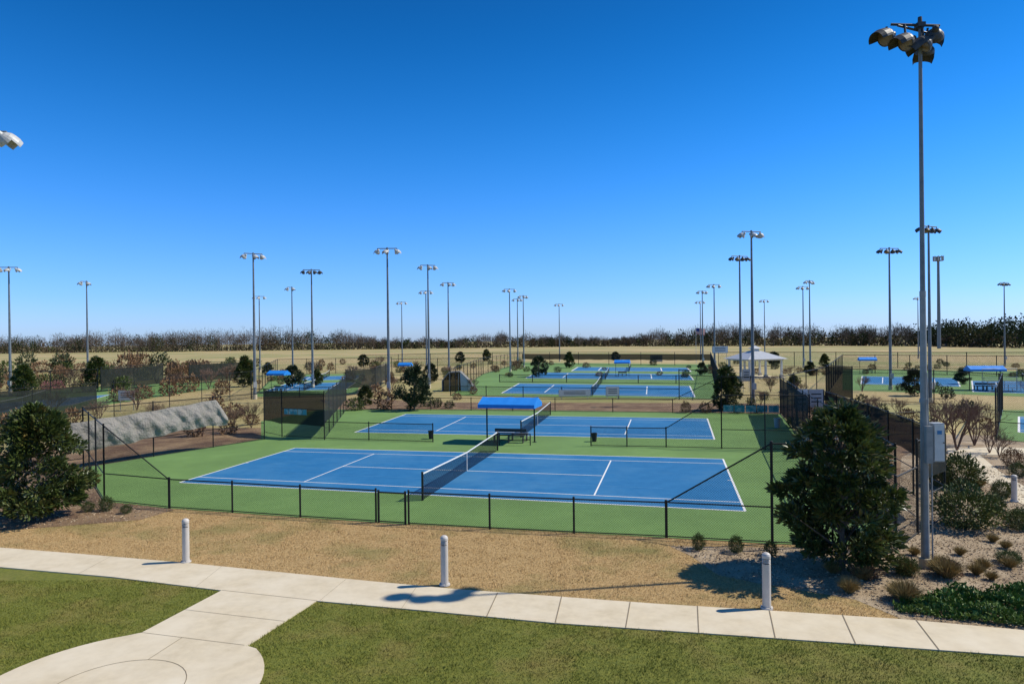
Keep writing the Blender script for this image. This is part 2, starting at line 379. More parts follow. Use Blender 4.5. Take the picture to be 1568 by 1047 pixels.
fence('chain_link_fence',[U(1265,606),U(1290,570),U(1450,574),U(1700,580)],3,6,pitch=.2,w=.014,r=.05)
fence('chain_link_fence',[U(1305,612),U(1430,618),U(1530,630),U(1700,640)],3,5,pitch=.12,w=.009,r=.04)
fence('chain_link_fence',[U(1525,674),U(1535,628)],3,5,pitch=.1,w=.008,r=.04)
fence('chain_link_fence',[U(1525,674),U(1700,690)],1.1,3,pitch=.08,w=.006)
fence('windscreen_fence',[U(1280,562),U(1480,565),U(1700,567)],3,9,pitch=.25,w=.02,r=.06)
fence('chain_link_fence',[U(1195,634),U(1265,606)],3,5,pitch=.12,w=.009,r=.04)
fence('chain_link_fence',[U(1240,690),U(1330,668),U(1450,662)],1.4,4,pitch=.1,w=.007)
fence('chain_link_fence',[U(600,575),U(740,573)],3,7,pitch=.2,w=.014,r=.05)
fence('chain_link_fence',[U(560,562),U(800,557)],3,8,pitch=.25,w=.02,r=.06)
fence('chain_link_fence',[U(1100,560),U(1280,562)],3,8,pitch=.25,w=.02,r=.06)
# sagging tarp
b=MB(); P0=U(96,721.5);P1=U(345,684); nx,nz=110,20
d=(P1-P0).normalized(); nn=Vector((d.y,-d.x,0))
vs=[];fs=[]
for i in range(nx+1):
    t=i/nx; zt=2.36+.62*t-.06*math.sin(t*math.pi)-.05*abs(math.sin(t*15)); zb=.95+.40*t-.10*math.sin(t*6.3)+.04*math.sin(t*31)
    if t>.93: zt-= (t-.93)*14
    for j in range(nz+1):
        s=j/nz; z=zb+(zt-zb)*s
        env=math.sin(s*math.pi*.9+.15)
        f=abs(math.sin(t*12+s*3.2)); f2=abs(math.sin(t*29-s*4.5)); f3=abs(math.sin(t*47+s*6))
        bul=.08+env*(.12*f+.09*f2+.05*f3)+.05*math.sin(t*70+s*5)*(1-s)+.25*(1-s)*.5
        vs.append(P0.lerp(P1,t)+nn*bul+Vector((0,0,z)))
for i in range(nx):
    for j in range(nz):
        a=i*(nz+1)+j; fs.append((a,a+nz+1,a+nz+2,a+1))
b.add(vs,fs,'tarp'); b.obj('sagging_windscreen_tarp',True)
# ---------------------------------------------------------------- light poles
def flood(b,pos,aim,s=1,k='head',vis=1.0):
    pos=Vector(pos); aim=Vector(aim).normalized()
    b.lathe(pos,aim,[(-.42*s,.02*s),(-.40*s,.10*s),(-.25*s,.13*s),(-.2*s,.2*s),(-.08*s,.30*s),(.02*s,.33*s),(.05*s,.33*s),(.05*s,.30*s)],k,18)
    b.lathe(pos+aim*.03*s,aim,[(0,.305*s),(.01,.001)],'lens',18)
    b.lathe(pos,aim,[(.04*s,.335*s),(.30*s*vis,.35*s),(.50*s*vis,.31*s)],k,14,-1.6,1.6)
    b.lathe(pos,aim,[(.50*s*vis,.30*s),(.30*s*vis,.34*s),(.04*s,.325*s)],k,14,-1.6,1.6)
def polemesh(name,h,xs,s=1,k='dpole',kh='head2',base=.17,topr=.08,aims=None):
    b=MB()
    b.cyl((0,0,0),(0,0,.5),base*1.35,base*1.35,'conc',14)
    b.cyl((0,0,.4),(0,0,h),base,topr,k,14)
    b.cyl((min(xs),0,h-.12),(max(xs+[0]),0,h-.12),.05,.05,k,8)
    for i,x in enumerate(xs):
        b.cyl((x,0,h-.12),(x,0,h-.32),.04,.04,k,6)
        sg=-1 if x<0 else 1
        a=aims[i] if aims else (.55*sg,-.6*(1 if i%2 else -1),-.6)
        flood(b,(x,0,h-.5),a,s,kh if i%2==0 or kh=='head' else 'head2',.8)
    b.box((0.0,-base-.07,1.6),(.35,.16,.6),'box')
    return b.obj(name,False,False)
HP=16.2
kinds=[polemesh('pm1',HP,[-1.05,-.1,1.05],.92),polemesh('pm2',HP,[-1.1,-.3,.45,1.1],.85,kh='head'),polemesh('pm3',HP,[-.8,.15],1.0),polemesh('pm4',HP,[-.95,.15,.95],.92,kh='head2')]
poles=[(14,408,0,.1),(133,430,2,.6),(388,387,3,.5),(447,439,2,.3),(477,412,1,.2),(397,453,0,.2),(593,379,0,0),(655,405,3,.2),(615,462,0,0),(652,445,0,.1),(686,432,3,.2),(780,442,0,.2),(801,452,3,.5),(792,457,3,0),(856,465,0,.2),
(1150,353,3,.2),(1132,391,1,.3),(1075,445,3,.2),(1093,435,0,.1),(1072,461,0,0),(1170,459,0,.2),(1229,438,0,.2),(1239,429,3,.5),(1361,379,1,.1),(1421,345,1,.4),(1405,455,0,.3),(1537,432,1,.3)]
for px,ty,k,rz in poles:
    dt=hor(px)-ty; w=dt*6.2/10.0
    p=U(px+(dt+w)*ROLL,hor(px)+w)
    inst(kinds[k],'floodlight_pole',p,rz)
p=U(-9+6,hor(0)+333*.62); inst(polemesh('pm5',HP,[-1.2,.35,1.25],1.25,kh='head2',base=.2),'floodlight_pole',p+Vector((-.75,0,0)),.15)
b=MB(); b.cyl((0,0,0),(0,0,42),.8,.5,'dpole',12)
for z in(40,41.6):
    b.lathe((0,0,z-.1),(0,0,1),[(0,.6),(0,1.9),(.25,1.9),(.25,.6)],'dpole',12)
for i in range(9):
    a=i*2*math.pi/9; b.box((2.0*math.cos(a),2.0*math.sin(a),41),(.35,.35,2.2),'head2')
o=b.obj('antenna_mast'); o.location=(190,1045*35.8/(508-388)*1.0,0); o.location.x=(1437-784)/1045*o.location.y+.2
MP=U(1417,868)
b=MB(); hm=14.55
b.cyl((0,0,0),(0,0,.25),.16,.16,'conc',20)
b.cyl((0,0,.2),(0,0,hm*.5),.105,.072,'galv',24); b.cyl((0,0,hm*.5),(0,0,hm),.064,.042,'dpole',20)
b.cyl((0,0,hm*.5-.05),(0,0,hm*.5+.1),.078,.078,'galv',20)
b.cyl((0,0,4.4),(0,0,4.5),.108,.108,'galv',20)
b.box((.3,-.02,3.35),(.30,.26,1.02),'box'); b.box((.3,-.17,3.35),(.26,.012,.96),'white')
b.box((.02,-.16,3.3),(.17,.1,.98),'galv'); b.cyl((.1,-.15,0.1),(.1,-.15,2.8),.02,.02,'galv',8)
b.box((.3,-.18,3.62),(.12,.008,.10),'line2'); b.cyl((.40,-.18,3.35),(.40,-.21,3.35),.015,.015,'dark',8)
b.cyl((.02,-.16,3.8),(.02,-.12,5.2),.015,.015,'galv',6)
zt=hm
b.cyl((-.72,.1,zt-.02),(.46,-.1,zt-.16),.035,.035,'head',10)
b.cyl((-.62,-.05,zt-.12),(.36,.15,zt-.26),.03,.03,'head',10)
b.cyl((0,0,zt-.2),(0,0,zt+.12),.065,.05,'head',12); b.box((0,0,zt-.1),(.2,.2,.12),'head')
for pos,aim in [((-.86,.1,zt-.36),(-.9,-.3,-.42)),((-.44,-.1,zt-.58),(-.85,-.2,-.42)),((.02,-.12,zt-.66),(-.65,.1,-.5)),((.34,-.05,zt-.42),(.3,.75,-.5)),((.30,.3,zt-.66),(.15,.5,-.6))]:
    b.cyl((pos[0],pos[1]*.5,zt-.1),(pos[0],pos[1],pos[2]+.1),.03,.03,'head',8)
    flood(b,pos,aim,.74,'head')
o=b.obj('floodlight_pole'); o.location=MP
# ---------------------------------------------------------------- bollards
def bollard(p,h=1.2,r=.095):
    b=MB(); b.cyl((0,0,.02),(0,0,.06),r*1.5,r*1.4,'boll',20)
    b.lathe((0,0,.05),(0,0,1),[(0,r),(h*.80,r),(h*.80,r*.72)],'boll',24)
    b.lathe((0,0,.05),(0,0,1),[(h*.80,r*.72),(h*.9,r*.72)],'dark',24)
    for i in range(3): b.lathe((0,0,.05+h*(.82+.025*i)),(0,0,1),[(0,r*.75),(0,r*.98),(.008,r*.98),(.02,r*.75)],'boll',24)
    b.lathe((0,0,.05),(0,0,1),[(h*.9,r*.72),(h*.9,r*1.03),(h*.95,r*1.03),(h*.98,r*.85),(h,r*.5),(h*1.005,.001)],'boll',24)
    for i in range(4):
        a=i*math.pi/2+.4; b.cyl((r*1.25*math.cos(a),r*1.25*math.sin(a),.06),(r*1.25*math.cos(a),r*1.25*math.sin(a),.08),.012,.012,'galv',6)
    o=b.obj('bollard_light',False); o.location=p
bollard(U(285,861),1.2); bollard(U(681,896),1.22); bollard(U(1174,932),1.24); bollard(U(1553,768),.95)
# ---------------------------------------------------------------- trees
def crown(b,h0,h1,prof,ncl,nl,L,k,cr,seed=0,z_up=.2,limbs=True):
    r=np.random.default_rng(seed)
    P=[];D=[]
    for i in range(ncl):
        t=r.random()**.95; z=h0+(h1-h0)*t; rr=prof(t)*(.3+.7*r.random()**.45); a=r.random()*6.283
        rr*=1+.20*math.sin(a*3+seed+t*5)+.12*math.sin(a*5+t*13)
        c=np.array([rr*math.cos(a),rr*math.sin(a),z])
        m=nl; off=r.normal(size=(m,3)); off/=np.linalg.norm(off,axis=1)[:,None]
        rad=cr*(.5+.9*r.random())
        pts=c+off*rad*(r.random(m)**.5)[:,None]*np.array([1,1,.75])
        outw=np.array([math.cos(a),math.sin(a),z_up+.3])
        P.append(pts);D.append(off+outw*.7)
        if limbs and i%3==0:
            zb=max(.15,z-rr*.7); b.cyl((0,0,zb),tuple(c),.025,.008,'bark',5,False)
    P=np.concatenate(P);D=np.concatenate(D); P[:,2]=np.maximum(P[:,2],.05)
    n=len(P); sz=L*(.7+.6*r.random(n))
    addquads(b,leafquads(P,D,sz,sz*.45),k)
def magprof(R): return lambda t: R*np.interp(t,[0,.12,.35,.6,.85,.95,1],[.62,.85,1,.86,.52,.34,.12])
def magnolia(name,h,R,ncl,nl,L,cr,seed,link=True,leaf='leafm'):
    b=MB(); b.cyl((0,0,0),(0,0,h*.5),.08,.05,'bark',8); b.cyl((0,0,h*.5),(0,0,h*.93),.05,.015,'bark',6)
    crown(b,.3,h-.2,magprof(R),ncl,nl,L,leaf,cr,seed)
    return b.obj(name,False,link)
o=magnolia('magnolia_tree',4.5,1.40,200,70,.18,.25,3); o.location=U(1290,872)
o=magnolia('magnolia_tree',4.15,1.42,195,70,.18,.26,5); o.location=U(60,795)
mg=[magnolia('mgA',4.2,1.25,90,46,.27,.3,11,False,'dark_leaf'),magnolia('mgB',4.2,1.1,85,44,.28,.3,12,False,'leafm')]
def mtree(px,py,hpx,i,wf=1):
    p=U(px,py); w=py-hor(px); hm_=hpx/w*6.2; s=hm_/4.2
    inst(mg[i%2],'magnolia_tree',p,px*.7,(s*wf,s*wf,s))
for t in [(635,628,70,0,1.0),(1113,628,66,1,1.1),(825,577,33,0,1.2),(872,563,24,1,1.2),(448,592,34,0,1.2),(375,592,46,1,1.1),(1400,606,42,0,1.2),(38,606,48,1,1.2),(1473,588,24,0,1.3),(148,592,45,1,1.2),(660,586,30,0,1.2),(1185,560,22,0,1.4),(942,552,14,0,1.5),(745,553,18,1,1.2),(1262,562,20,1,1.3),(556,562,20,0,1.3),(410,575,20,1,1.4),
 (265,580,26,1,1.2),(705,556,18,0,1.3),(560,620,30,1,1.3),(1075,574,20,0,1.2),(1240,575,22,0,1.2),(485,590,24,1,1.2),(1215,600,26,1,1.1)]: mtree(*t)
def shrubmesh(name,n,k,L,seed,flat=.85):
    r=np.random.default_rng(seed); b=MB()
    off=r.normal(size=(n,3)); off/=np.linalg.norm(off,axis=1)[:,None]
    rad=(.45+.55*r.random(n)**.6)*(1+.2*np.sin(off[:,0]*5+seed)*np.cos(off[:,1]*4)+.12*np.sin(off[:,2]*7+off[:,0]*6))
    P=off*rad[:,None]*np.array([.5,.5,.5*flat])+np.array([0,0,.42*flat]); P[:,2]=np.maximum(P[:,2],.02)
    sz=L*(.6+.9*r.random(n)); addquads(b,leafquads(P,off+np.array([0,0,.5])+r.normal(size=(n,3))*.5,sz,sz*.5),k)
    for i in range(8):
        a=i*.785; b.cyl((0,0,0),(.3*math.cos(a),.3*math.sin(a),.5),.015,.005,'bark',4,False)
    return b.obj(name,False,False)
def grassmesh(name,n,seed,k='straw'):
    r=np.random.default_rng(seed); b=MB()
    a=r.random(n)*6.283; til=r.random(n)**.7*.9
    P=np.stack([np.cos(a)*.08*r.random(n),np.sin(a)*.08*r.random(n),np.zeros(n)],1)
    D=np.stack([np.cos(a)*til,np.sin(a)*til,np.ones(n)*1.0],1)
    L=.55*(.6+.6*r.random(n)); V=leafquads(P,D,L,.014+0*L,.1)
    V=V.reshape(-1,4,3); V[:,2,2]-=til*.12; V[:,2,:2]+=D[:,:2]*.06
    addquads(b,V.reshape(-1,3),k); return b.obj(name,False,False)
sh=[shrubmesh('s1',3000,'leafs',.065,1),shrubmesh('s2',2600,'leafm',.06,2),shrubmesh('s3',2000,'brown',.06,3)]
shf=[shrubmesh('sf1',420,'leafs',.13,4),shrubmesh('sf2',420,'dark_leaf',.13,5),shrubmesh('sf3',380,'brown',.13,6)]
gr=[grassmesh('g1',900,1),grassmesh('g2',900,2)]
def shrub(px,py,wpx,k,hf=1,lib=sh,nm='shrub'):
    p=U(px,py); s=wpx*6.2/(py-hor(px)); inst(lib[k],nm,p,px*1.3,(s,s,s*hf))
for a in [(1480,808,84,0,.95),(1468,745,62,0,1),(1518,785,36,0,1),(1385,880,36,0,1),(1545,862,34,0,.7),(1070,842,19,1,1.7),(1127,846,22,1,1.5),(1180,850,20,1,1.4),(163,782,20,1,1.4),(135,783,18,1,1.1),(193,786,16,1,1.1),(1560,810,40,0,1),(1325,885,46,2,.7),(1550,715,30,2,1.2),(1440,745,34,0,1.2),(1535,760,30,0,1),(1560,730,26,1,1.1),(1385,918,40,2,.8),(1450,882,40,2,.8)]: shrub(*a)
for px,py,s in [(1300,908,.75),(1322,888,.7),(1450,885,1.0),(1440,880,.8),(1385,922,1.0),(1378,918,.8),(1388,880,.8),(1495,880,.6),(1518,888,.45),(1505,872,.6),(1560,800,.8),(1500,745,.7),(1436,870,.7),(1545,870,.6),(1275,878,.6),(1520,830,.5),(1470,850,.5),(1400,850,.5),(1540,840,.5)]:
    inst(gr[int(px)%2],'ornamental_grass',U(px,py),px,s*1.0)
r=random.Random(5)
far=[]
for px,py,wp in [(545,628,26),(590,626,28),(655,622,22),(575,608,20),(612,610,22),(688,625,16),(1050,632,16),(1080,632,18),(1130,632,18),(1160,633,16),(670,624,14),(700,612,14),(1240,665,22),(1215,655,20),(1275,660,26),(1300,640,22),(1335,650,26),(1350,636,18),(1390,645,24),(1420,655,22),(1250,630,18),(1320,625,20),(1270,612,16),(385,650,22),(350,664,26),(300,668,26),(240,660,26),(360,640,28),(330,630,26),(180,615,24),(220,610,26),(260,606,28),(290,600,26),(340,604,24),(1430,600,18),(1450,610,20),(1380,598,16),(1480,640,26),(1510,655,20),(725,604,12),(760,570,10),(1170,612,14),(1200,610,14),(1150,620,14),(60,662,30),(20,668,36),(110,652,26),(1180,590,12),(1245,575,14),(1220,590,14)]:
    far.append((px,py,wp,2 if px<400 and r.random()<.75 else r.choice([0,1,2,2,0]),.8+.5*r.random(),shf))
for a in far: shrub(*a)
for i in range(120):
    px=r.uniform(-60,700); py=r.uniform(558,590)+(10 if px<200 else 0)
    shrub(px,py,r.uniform(14,30) if px<340 else r.uniform(7,14),r.choice([2,2,0,1,2]),r.uniform(.8,1.4),shf)
for i in range(60):
    px=r.uniform(700,1620); py=r.uniform(557,578)
    shrub(px,py,r.uniform(7,12),r.choice([2,0,1,2]),r.uniform(.7,1.2),shf)
pk=shrubmesh('pk',420,'pink',.1,9)
for px,py in [(72,598),(88,596)]: inst(pk,'pink_azalea',U(px,py),0,1.6)
def baretree(name,h,seed,spread=.5,depth=5,k='twig',stems=5):
    r=random.Random(seed); b=MB()
    def br(p,d,l,rad,lev):
        q=p+d*l; b.cyl(p,q,rad,rad*.75,k,5 if lev>1 else 3,False)
        if lev==0: return
        for i in range(3 if lev>1 else 4):
            nd_=(d+Vector((r.gauss(0,spread),r.gauss(0,spread),r.gauss(.12,spread*.5)))).normalized()
            br(q if i else p.lerp(q,.7),nd_,l*r.uniform(.6,.85),max(rad*.65,.004),lev-1)
    for s in range(stems):
        a=s*6.28/stems+r.random(); br(Vector((0,0,0)),Vector((.35*math.cos(a),.35*math.sin(a),1)).normalized(),h*.28,h*.012,depth)
    return b.obj(name,False,False)
bt=[baretree('bt1',3.2,1,.45,4),baretree('bt2',3,2,.5,4)]
for i,(px,py,hpx) in enumerate([(1465,690,100),(1492,682,88),(1440,676,80),(1515,694,60),(310,668,60),(355,662,50),(385,655,48),(240,655,50),(1240,660,50),(1290,668,45),(725,600,26),(1165,620,30),(210,628,45),(1340,640,45),(1530,700,45),(270,600,40),(320,596,40),(110,600,45),(190,592,40),(480,575,30),(580,566,26),(1180,600,34),(1225,612,34),(1375,640,40),(690,580,26),(540,580,28),(350,590,40),(240,588,40),(80,640,50),(150,650,50),(640,570,22),(600,600,30),(1320,600,30),(1210,580,26)]):
    p=U(px,py); hh_=hpx*6.2/(py-hor(px)); inst(bt[i%2],'bare_crape_myrtle',p,i,hh_/3.0)
def inpoly(P,poly):
    x,y=P[:,0],P[:,1]; c=np.zeros(len(P),bool); n=len(poly)
    for i in range(n):
        x1,y1=poly[i][0],poly[i][1]; x2,y2=poly[(i+1)%n][0],poly[(i+1)%n][1]
        if y1==y2: continue
        k=((y1>y)!=(y2>y))&(x<(x2-x1)*(y-y1)/(y2-y1)+x1); c^=k
    return c
def scatter(poly,n,clip=None):
    a=np.array([(p[0],p[1]) for p in poly]); lo=a.min(0);hi=a.max(0)
    if clip: lo=np.maximum(lo,clip[0]);hi=np.minimum(hi,clip[1])
    out=[];c=0
    while c<n:
        P=lo+rng.random((n,2))*(hi-lo); P=P[inpoly(P,poly)]; out.append(P);c+=len(P)
        if len(P)==0: break
    return np.concatenate(out)[:n]
gc=[(p.x,p.y) for p in UP([(1382,940),(1368,932),(1385,922),(1440,914),(1500,910),(1640,905),(1700,960),(1640,972),(1568,962)])]
P2=scatter(gc,15000); z=.10+.12*np.sin(P2[:,0]*4.1)*np.cos(P2[:,1]*5.3)+.06*np.sin(P2[:,0]*11+P2[:,1]*9); z=np.maximum(z,.02)*1.4
P=np.concatenate([P2,(z*rng.random(len(z))**.4)[:,None]],1); Dv=rng.normal(size=P.shape)*.7+np.array([0,0,.7])
b=MB(); s_=.09*(.6+.8*rng.random(len(P))); addquads(b,leafquads(P,Dv,s_,s_*.5),'leafj'); b.obj('groundcover_juniper')
def blades(name,poly,n,k,h,w,clip,excl=None):
    P2=scatter(poly,n,clip)
    if excl is not None:
        for e in excl: P2=P2[~inpoly(P2,e)]
    P=np.concatenate([P2,np.full((len(P2),1),.004)],1); m=len(P)
    D=np.stack([rng.normal(size=m)*.55,rng.normal(size=m)*.55,np.ones(m)],1)
    hv=.75+.3*np.sin(P2[:,0]*2.3+np.sin(P2[:,1]*3.1)*2)*np.sin(P2[:,1]*2.9+P2[:,0]*.7)+.3*np.sin(P2[:,0]*7.3+3*np.sin(P2[:,1]*5.1))*np.sin(P2[:,1]*8.9)
    L=h*(.5+rng.random(m))*np.clip(hv,.4,1.5)
    a=rng.random(m)*6.283; S=np.stack([np.cos(a),np.sin(a),np.zeros(m)],1)*w
    V=np.stack([P-S,P+S,P+D*L[:,None]],1).reshape(-1,3)
    me=bpy.data.meshes.new(name); me.from_pydata(V.tolist(),[],[(3*i,3*i+1,3*i+2) for i in range(m)]); me.materials.append(M[k])
    o=bpy.data.objects.new(name,me); scene.collection.objects.link(o)
plaza=[(A.x,A.y),(B.x,B.y),(C.x,C.y)]+arc[1:-1]+[(D_.x,D_.y)]
blades('lawn_grass_blades',green_poly,230000,'bladeg',.045,.006,((-14,9.5),(17,18)),[plaza])
padp=[(p.x,p.y) for p in pad1]; mrp=[(p.x,p.y) for p in mr_]; mlp=[(p.x,p.y) for p in ml_]
blades('dormant_grass_blades',tanp,170000,'bladet',.045,.006,((-26,12),(20,28)),[padp,mrp,mlp])
b=MB()
for poly,n,cl in((mrp,26000,((3,12),(24,32))),(mlp,9000,((-32,18),(-10,34)))):
    P2=scatter(poly,n,cl); P2=P2[~inpoly(P2,gc)]
    P=np.concatenate([P2,.012+.03*rng.random((len(P2),1))],1); Dv=rng.normal(size=P.shape)*np.array([1,1,.3])
    s_=.06*(.5+rng.random(len(P))); addquads(b,leafquads(P,Dv,s_,s_*.45),'chip')
b.obj('mulch_chips')
# ---------------------------------------------------------------- distant tree line
b=MB()
base=[(-400,548),(0,541.5),(300,538),(600,534.5),(900,530.5),(1100,530),(1300,529.5),(1430,530.5),(1570,533)]
bw=UP(base)
bw.append(bw[-1]+Vector((180,-20,0)))
def topy(px):
    pts=[(-400,515),(0,514),(200,512),(330,504),(420,503),(560,515),(680,519),(800,511),(860,514),(960,516),(1010,506),(1100,501),(1200,498),(1300,500),(1420,502),(1440,497),(1568,487),(2200,480)]
    for i in range(len(pts)-1):
        if pts[i][0]<=px<=pts[i+1][0]:
            t=(px-pts[i][0])/(pts[i+1][0]-pts[i][0]); return pts[i][1]*(1-t)+pts[i+1][1]*t
    return 500
NT=1400
for i in range(NT):
    t=rng.random(); c=along(bw,t); dep=rng.random()*70; c=Vector((c.x*(1+dep/500),c.y+dep,0))
    px=784+c.x/c.y*1045; n1=math.sin(px*.021+1)+math.sin(px*.053+2)*.7+math.sin(px*.13)*.5
    py=topy(px)+1.8*n1
    hgt=(hor(px)-py+1.0)/1045*c.y+6.2
    right=px>1400; q=rng.random()+.16*math.sin(px*.031)
    if right: kind='tl2' if q<.7 else 'tl4'
    elif 250<px<560: kind='tl1' if q<.65 else ('tl3' if q<.8 else 'tl2')
    else: kind='tl1' if q<.5 else ('tl3' if q<.64 else ('tl4' if q<.78 else 'tl2'))
    hgt*=(rng.uniform(.75,1.22) if (kind=='tl1' or right) else (rng.uniform(.5,.8) if kind!='tl2' else rng.uniform(.55,1.0)))
    cw=hgt*rng.uniform(.22,.36)
    if kind=='tl1':
        n=190; a=rng.normal(size=(n,3)); a/=np.linalg.norm(a,axis=1)[:,None]; a*= (rng.random(n)**.5)[:,None]
        P=np.array([c.x,c.y,hgt*.5])+a*np.array([cw,cw,hgt*.42]); Dv=a*np.array([1,1,.6])+np.array([0,0,.9]); L=rng.uniform(1.2,2.8,n)
        addquads(b,leafquads(P,Dv,L,L*.075),kind)
        b.cyl((c.x,c.y,0),(c.x,c.y,hgt*.8),.22,.06,kind,4,False)
    else:
        n=120; a=rng.normal(size=(n,3)); a/=np.linalg.norm(a,axis=1)[:,None]; a*= (rng.random(n)**.4)[:,None]
        zc=.5 if kind!='tl2' else .55
        P=np.array([c.x,c.y,hgt*zc])+a*np.array([cw,cw,hgt*.45]); L=rng.uniform(.6,1.5,n)
        addquads(b,leafquads(P,a+rng.normal(size=(n,3))*.5,L,L*.6),kind)
n=26000; T=rng.random(n); Pc=[]
for t in T:
    c=along(bw,float(t)); dep=float(rng.random())*30; Pc.append((c.x*(1+dep/500),c.y+dep,float(rng.random())**1.2*(4.6+1.5*math.sin(c.x*.09))))
Pc=np.array(Pc); L=rng.uniform(.8,2.0,n)
for k,m in(('tl3',0),('tl4',1),('tl2',2),('tl1',3)):
    s_=slice(m,None,4); addquads(b,leafquads(Pc[s_],rng.normal(size=Pc[s_].shape),L[s_],L[s_]*.6),k)
b.obj('distant_tree_line')
# ---------------------------------------------------------------- canopies
def canopy(p,rz=0,s=1,bench=True):
    b=MB(); Lx,Ly,h=1.75,1.05,2.35
    for x in(-Lx+.25,Lx-.25):
        b.cyl((x,0,0),(x,0,h-.02),.045,.045,'black',10); b.box((x,0,.02),(.22,.22,.03),'black')
        b.cyl((x,0,h-.35),(x,-.75,h-.05),.025,.025,'black',6); b.cyl((x,0,h-.35),(x,.75,h-.05),.025,.025,'black',6)
    n=14; nx=10; vs=[];fs=[]
    for i in range(nx+1):
        for j in range(n+1):
            y=-Ly+2*Ly*j/n; x=-Lx+2*Lx*i/nx; z=h+.38*(1-abs(y)/Ly)-.03*abs(math.sin(i*math.pi/2.5))*(1-abs(y)/Ly)
            vs.append((x,y,z))
    for i in range(nx):
        for j in range(n):
            a=i*(n+1)+j; fs.append((a,a+n+1,a+n+2,a+1))
    b.add(vs,fs,'canopy')
    for y in(-Ly,Ly):
        b.add([(-Lx,y,h-.22),(Lx,y,h-.22),(Lx,y,h),(-Lx,y,h)],[(0,1,2,3)],'canopy')
    for x in(-Lx,Lx): b.add([(x,-Ly,h-.22),(x,Ly,h-.22),(x,Ly,h),(x,0,h+.38),(x,-Ly,h)],[(0,1,2,3,4)],'canopy')
    if bench:
        for y in(-.45,.45):
            b.box((0,y,.46),(2.0,.28,.04),'head')
            for x in(-.9,0,.9): b.box((x,y,.22),(.05,.26,.44),'head')
        b.box((0,0,.7),(2.0,.03,.2),'head')
    o=b.obj('shade_canopy'); o.location=p; o.rotation_euler=(0,0,rz); o.scale=(s,s,1 if s<1 else s)
crz=math.atan2((U(1141,783)-U(275,739)).y,(U(1141,783)-U(275,739)).x)
canopy(U(782,676),crz); canopy(U(427,600),crz,.72); canopy(U(621,580),crz,.62); canopy(U(953,576),crz,.72); canopy(U(1328,572),crz,.75); canopy(U(1508,597),crz,1.0)
b=MB(); 
for a,c in(((765,682),(812,682)),):
    A_,B_=U(*a),U(*c)
    for z in(.35,.65): b.cyl(A_+Vector((0,0,z)),B_+Vector((0,0,z)),.03,.03,'black',6)
    for p in(A_,B_): b.cyl(p,p+Vector((0,0,.7)),.035,.035,'black',6)
b.obj('bench_rail')
def bin_(px,py,k='dark',s=1):
    b=MB(); b.lathe((0,0,0),(0,0,1),[(0,.001),(0,.2),(.75,.27),(.78,.29),(.82,.29),(.82,.24),(.7,.22),(.7,.001)],k,16)
    b.cyl((0,-.3,.5),(0,-.22,.5),.05,.05,k,6); o=b.obj('trash_bin'); o.location=U(px,py); o.scale=(s,s,s)
bin_(660,672,s=.65); bin_(910,676,s=.65); bin_(1190,655,'box',.8)
def sign(px,py,w,h,zc,k='white',nm='sign',legs=True,rz=0):
    b=MB(); b.box((0,0,zc),(w,.04,h),k); b.box((0,.04,zc),(w+.08,.03,h+.08),'galv')
    for z in range(3): b.box((0,-.026,zc+h*(.25-.22*z)),(w*.7,.006,h*.07),'dark')
    if legs:
        for x in(-w*.42,w*.42): b.cyl((x,.09,0),(x,.09,zc+h/2),.03,.03,'galv',6)
    o=b.obj(nm); o.location=U(px,py); o.rotation_euler=(0,0,rz)
sign(194,628,1.5,.9,1.4); sign(22,668,.9,.5,1.3); sign(1228,655,.8,1.4,1.9); sign(1250,640,1.1,1.3,1.5,'box'); sign(880,612,3.2,.6,.7,'white','court_divider_board'); sign(938,611,1.3,.9,.8,'white','court_divider_board')
sign(1103,577,2.4,1.0,4.3,'white','scoreboard'); sign(1005,556,3,1.6,1.2,'wall','notice_board'); sign(1143,600,.8,1.3,1.9,'box')
p=U(1156,578); b=MB(); a=3.0
for x in(-a+.3,0,a-.3):
    for y in(-a+.3,a-.3):
        b.box((x,y,1.35),(.25,.25,2.64),'white'); b.box((x,y,.35),(.45,.45,.4),'wall')
b.box((0,0,2.78),(5.9,5.9,.2),'white')
e_=3.4
b.add([(-e_,-e_,2.9),(e_,-e_,2.9),(e_,e_,2.9),(-e_,e_,2.9),(-.6,-.6,4.1),(.6,-.6,4.1),(.6,.6,4.1),(-.6,.6,4.1)],[(0,1,5,4),(1,2,6,5),(2,3,7,6),(3,0,4,7),(3,2,1,0)],'roof')
b.box((0,0,4.25),(.9,.9,.35),'white'); b.add([(-.75,-.75,4.44),(.75,-.75,4.44),(.75,.75,4.44),(-.75,.75,4.44),(0,0,4.95)],[(0,1,4),(1,2,4),(2,3,4),(3,0,4),(3,2,1,0)],'roof')
b.box((0,0,.08),(6.6,6.6,.12),'conc'); b.box((0,.5,.55),(1.8,.7,.06),'wall'); b.box((0,.5,.33),(.2,.5,.36),'wall')
o=b.obj('gazebo'); o.location=p; o.rotation_euler=(0,0,.25)
p=U(1066,556); b=MB(); b.cyl((0,0,0),(0,0,8.8),.05,.035,'white',8); b.lathe((0,0,8.8),(0,0,1),[(0,.03),(.06,.09),(.14,.05),(.17,.001)],'galv',8)
fw,fh=2.6,1.5; n=8
for s in range(13):
    for i in range(n):
        def pt(u,v): return (.05+fw*u*.85,.18*math.sin(u*7+v),8.6-fh*v-.28*u)
        u0,u1=i/n,(i+1)/n; v0,v1=s/13,(s+1)/13
        k='navy' if (u1<=.42 and s<7) else ('red' if s%2==0 else 'white')
        b.add([pt(u0,v1),pt(u1,v1),pt(u1,v0),pt(u0,v0)],[(0,1,2,3)],k)
b.obj('flagpole').location=p
p=U(703,598); b=MB()
pr_=[(-2.0,0),(-2.0,1.3),(-1.2,2.3),(.2,2.4),(1.3,1.3),(2.2,0)]
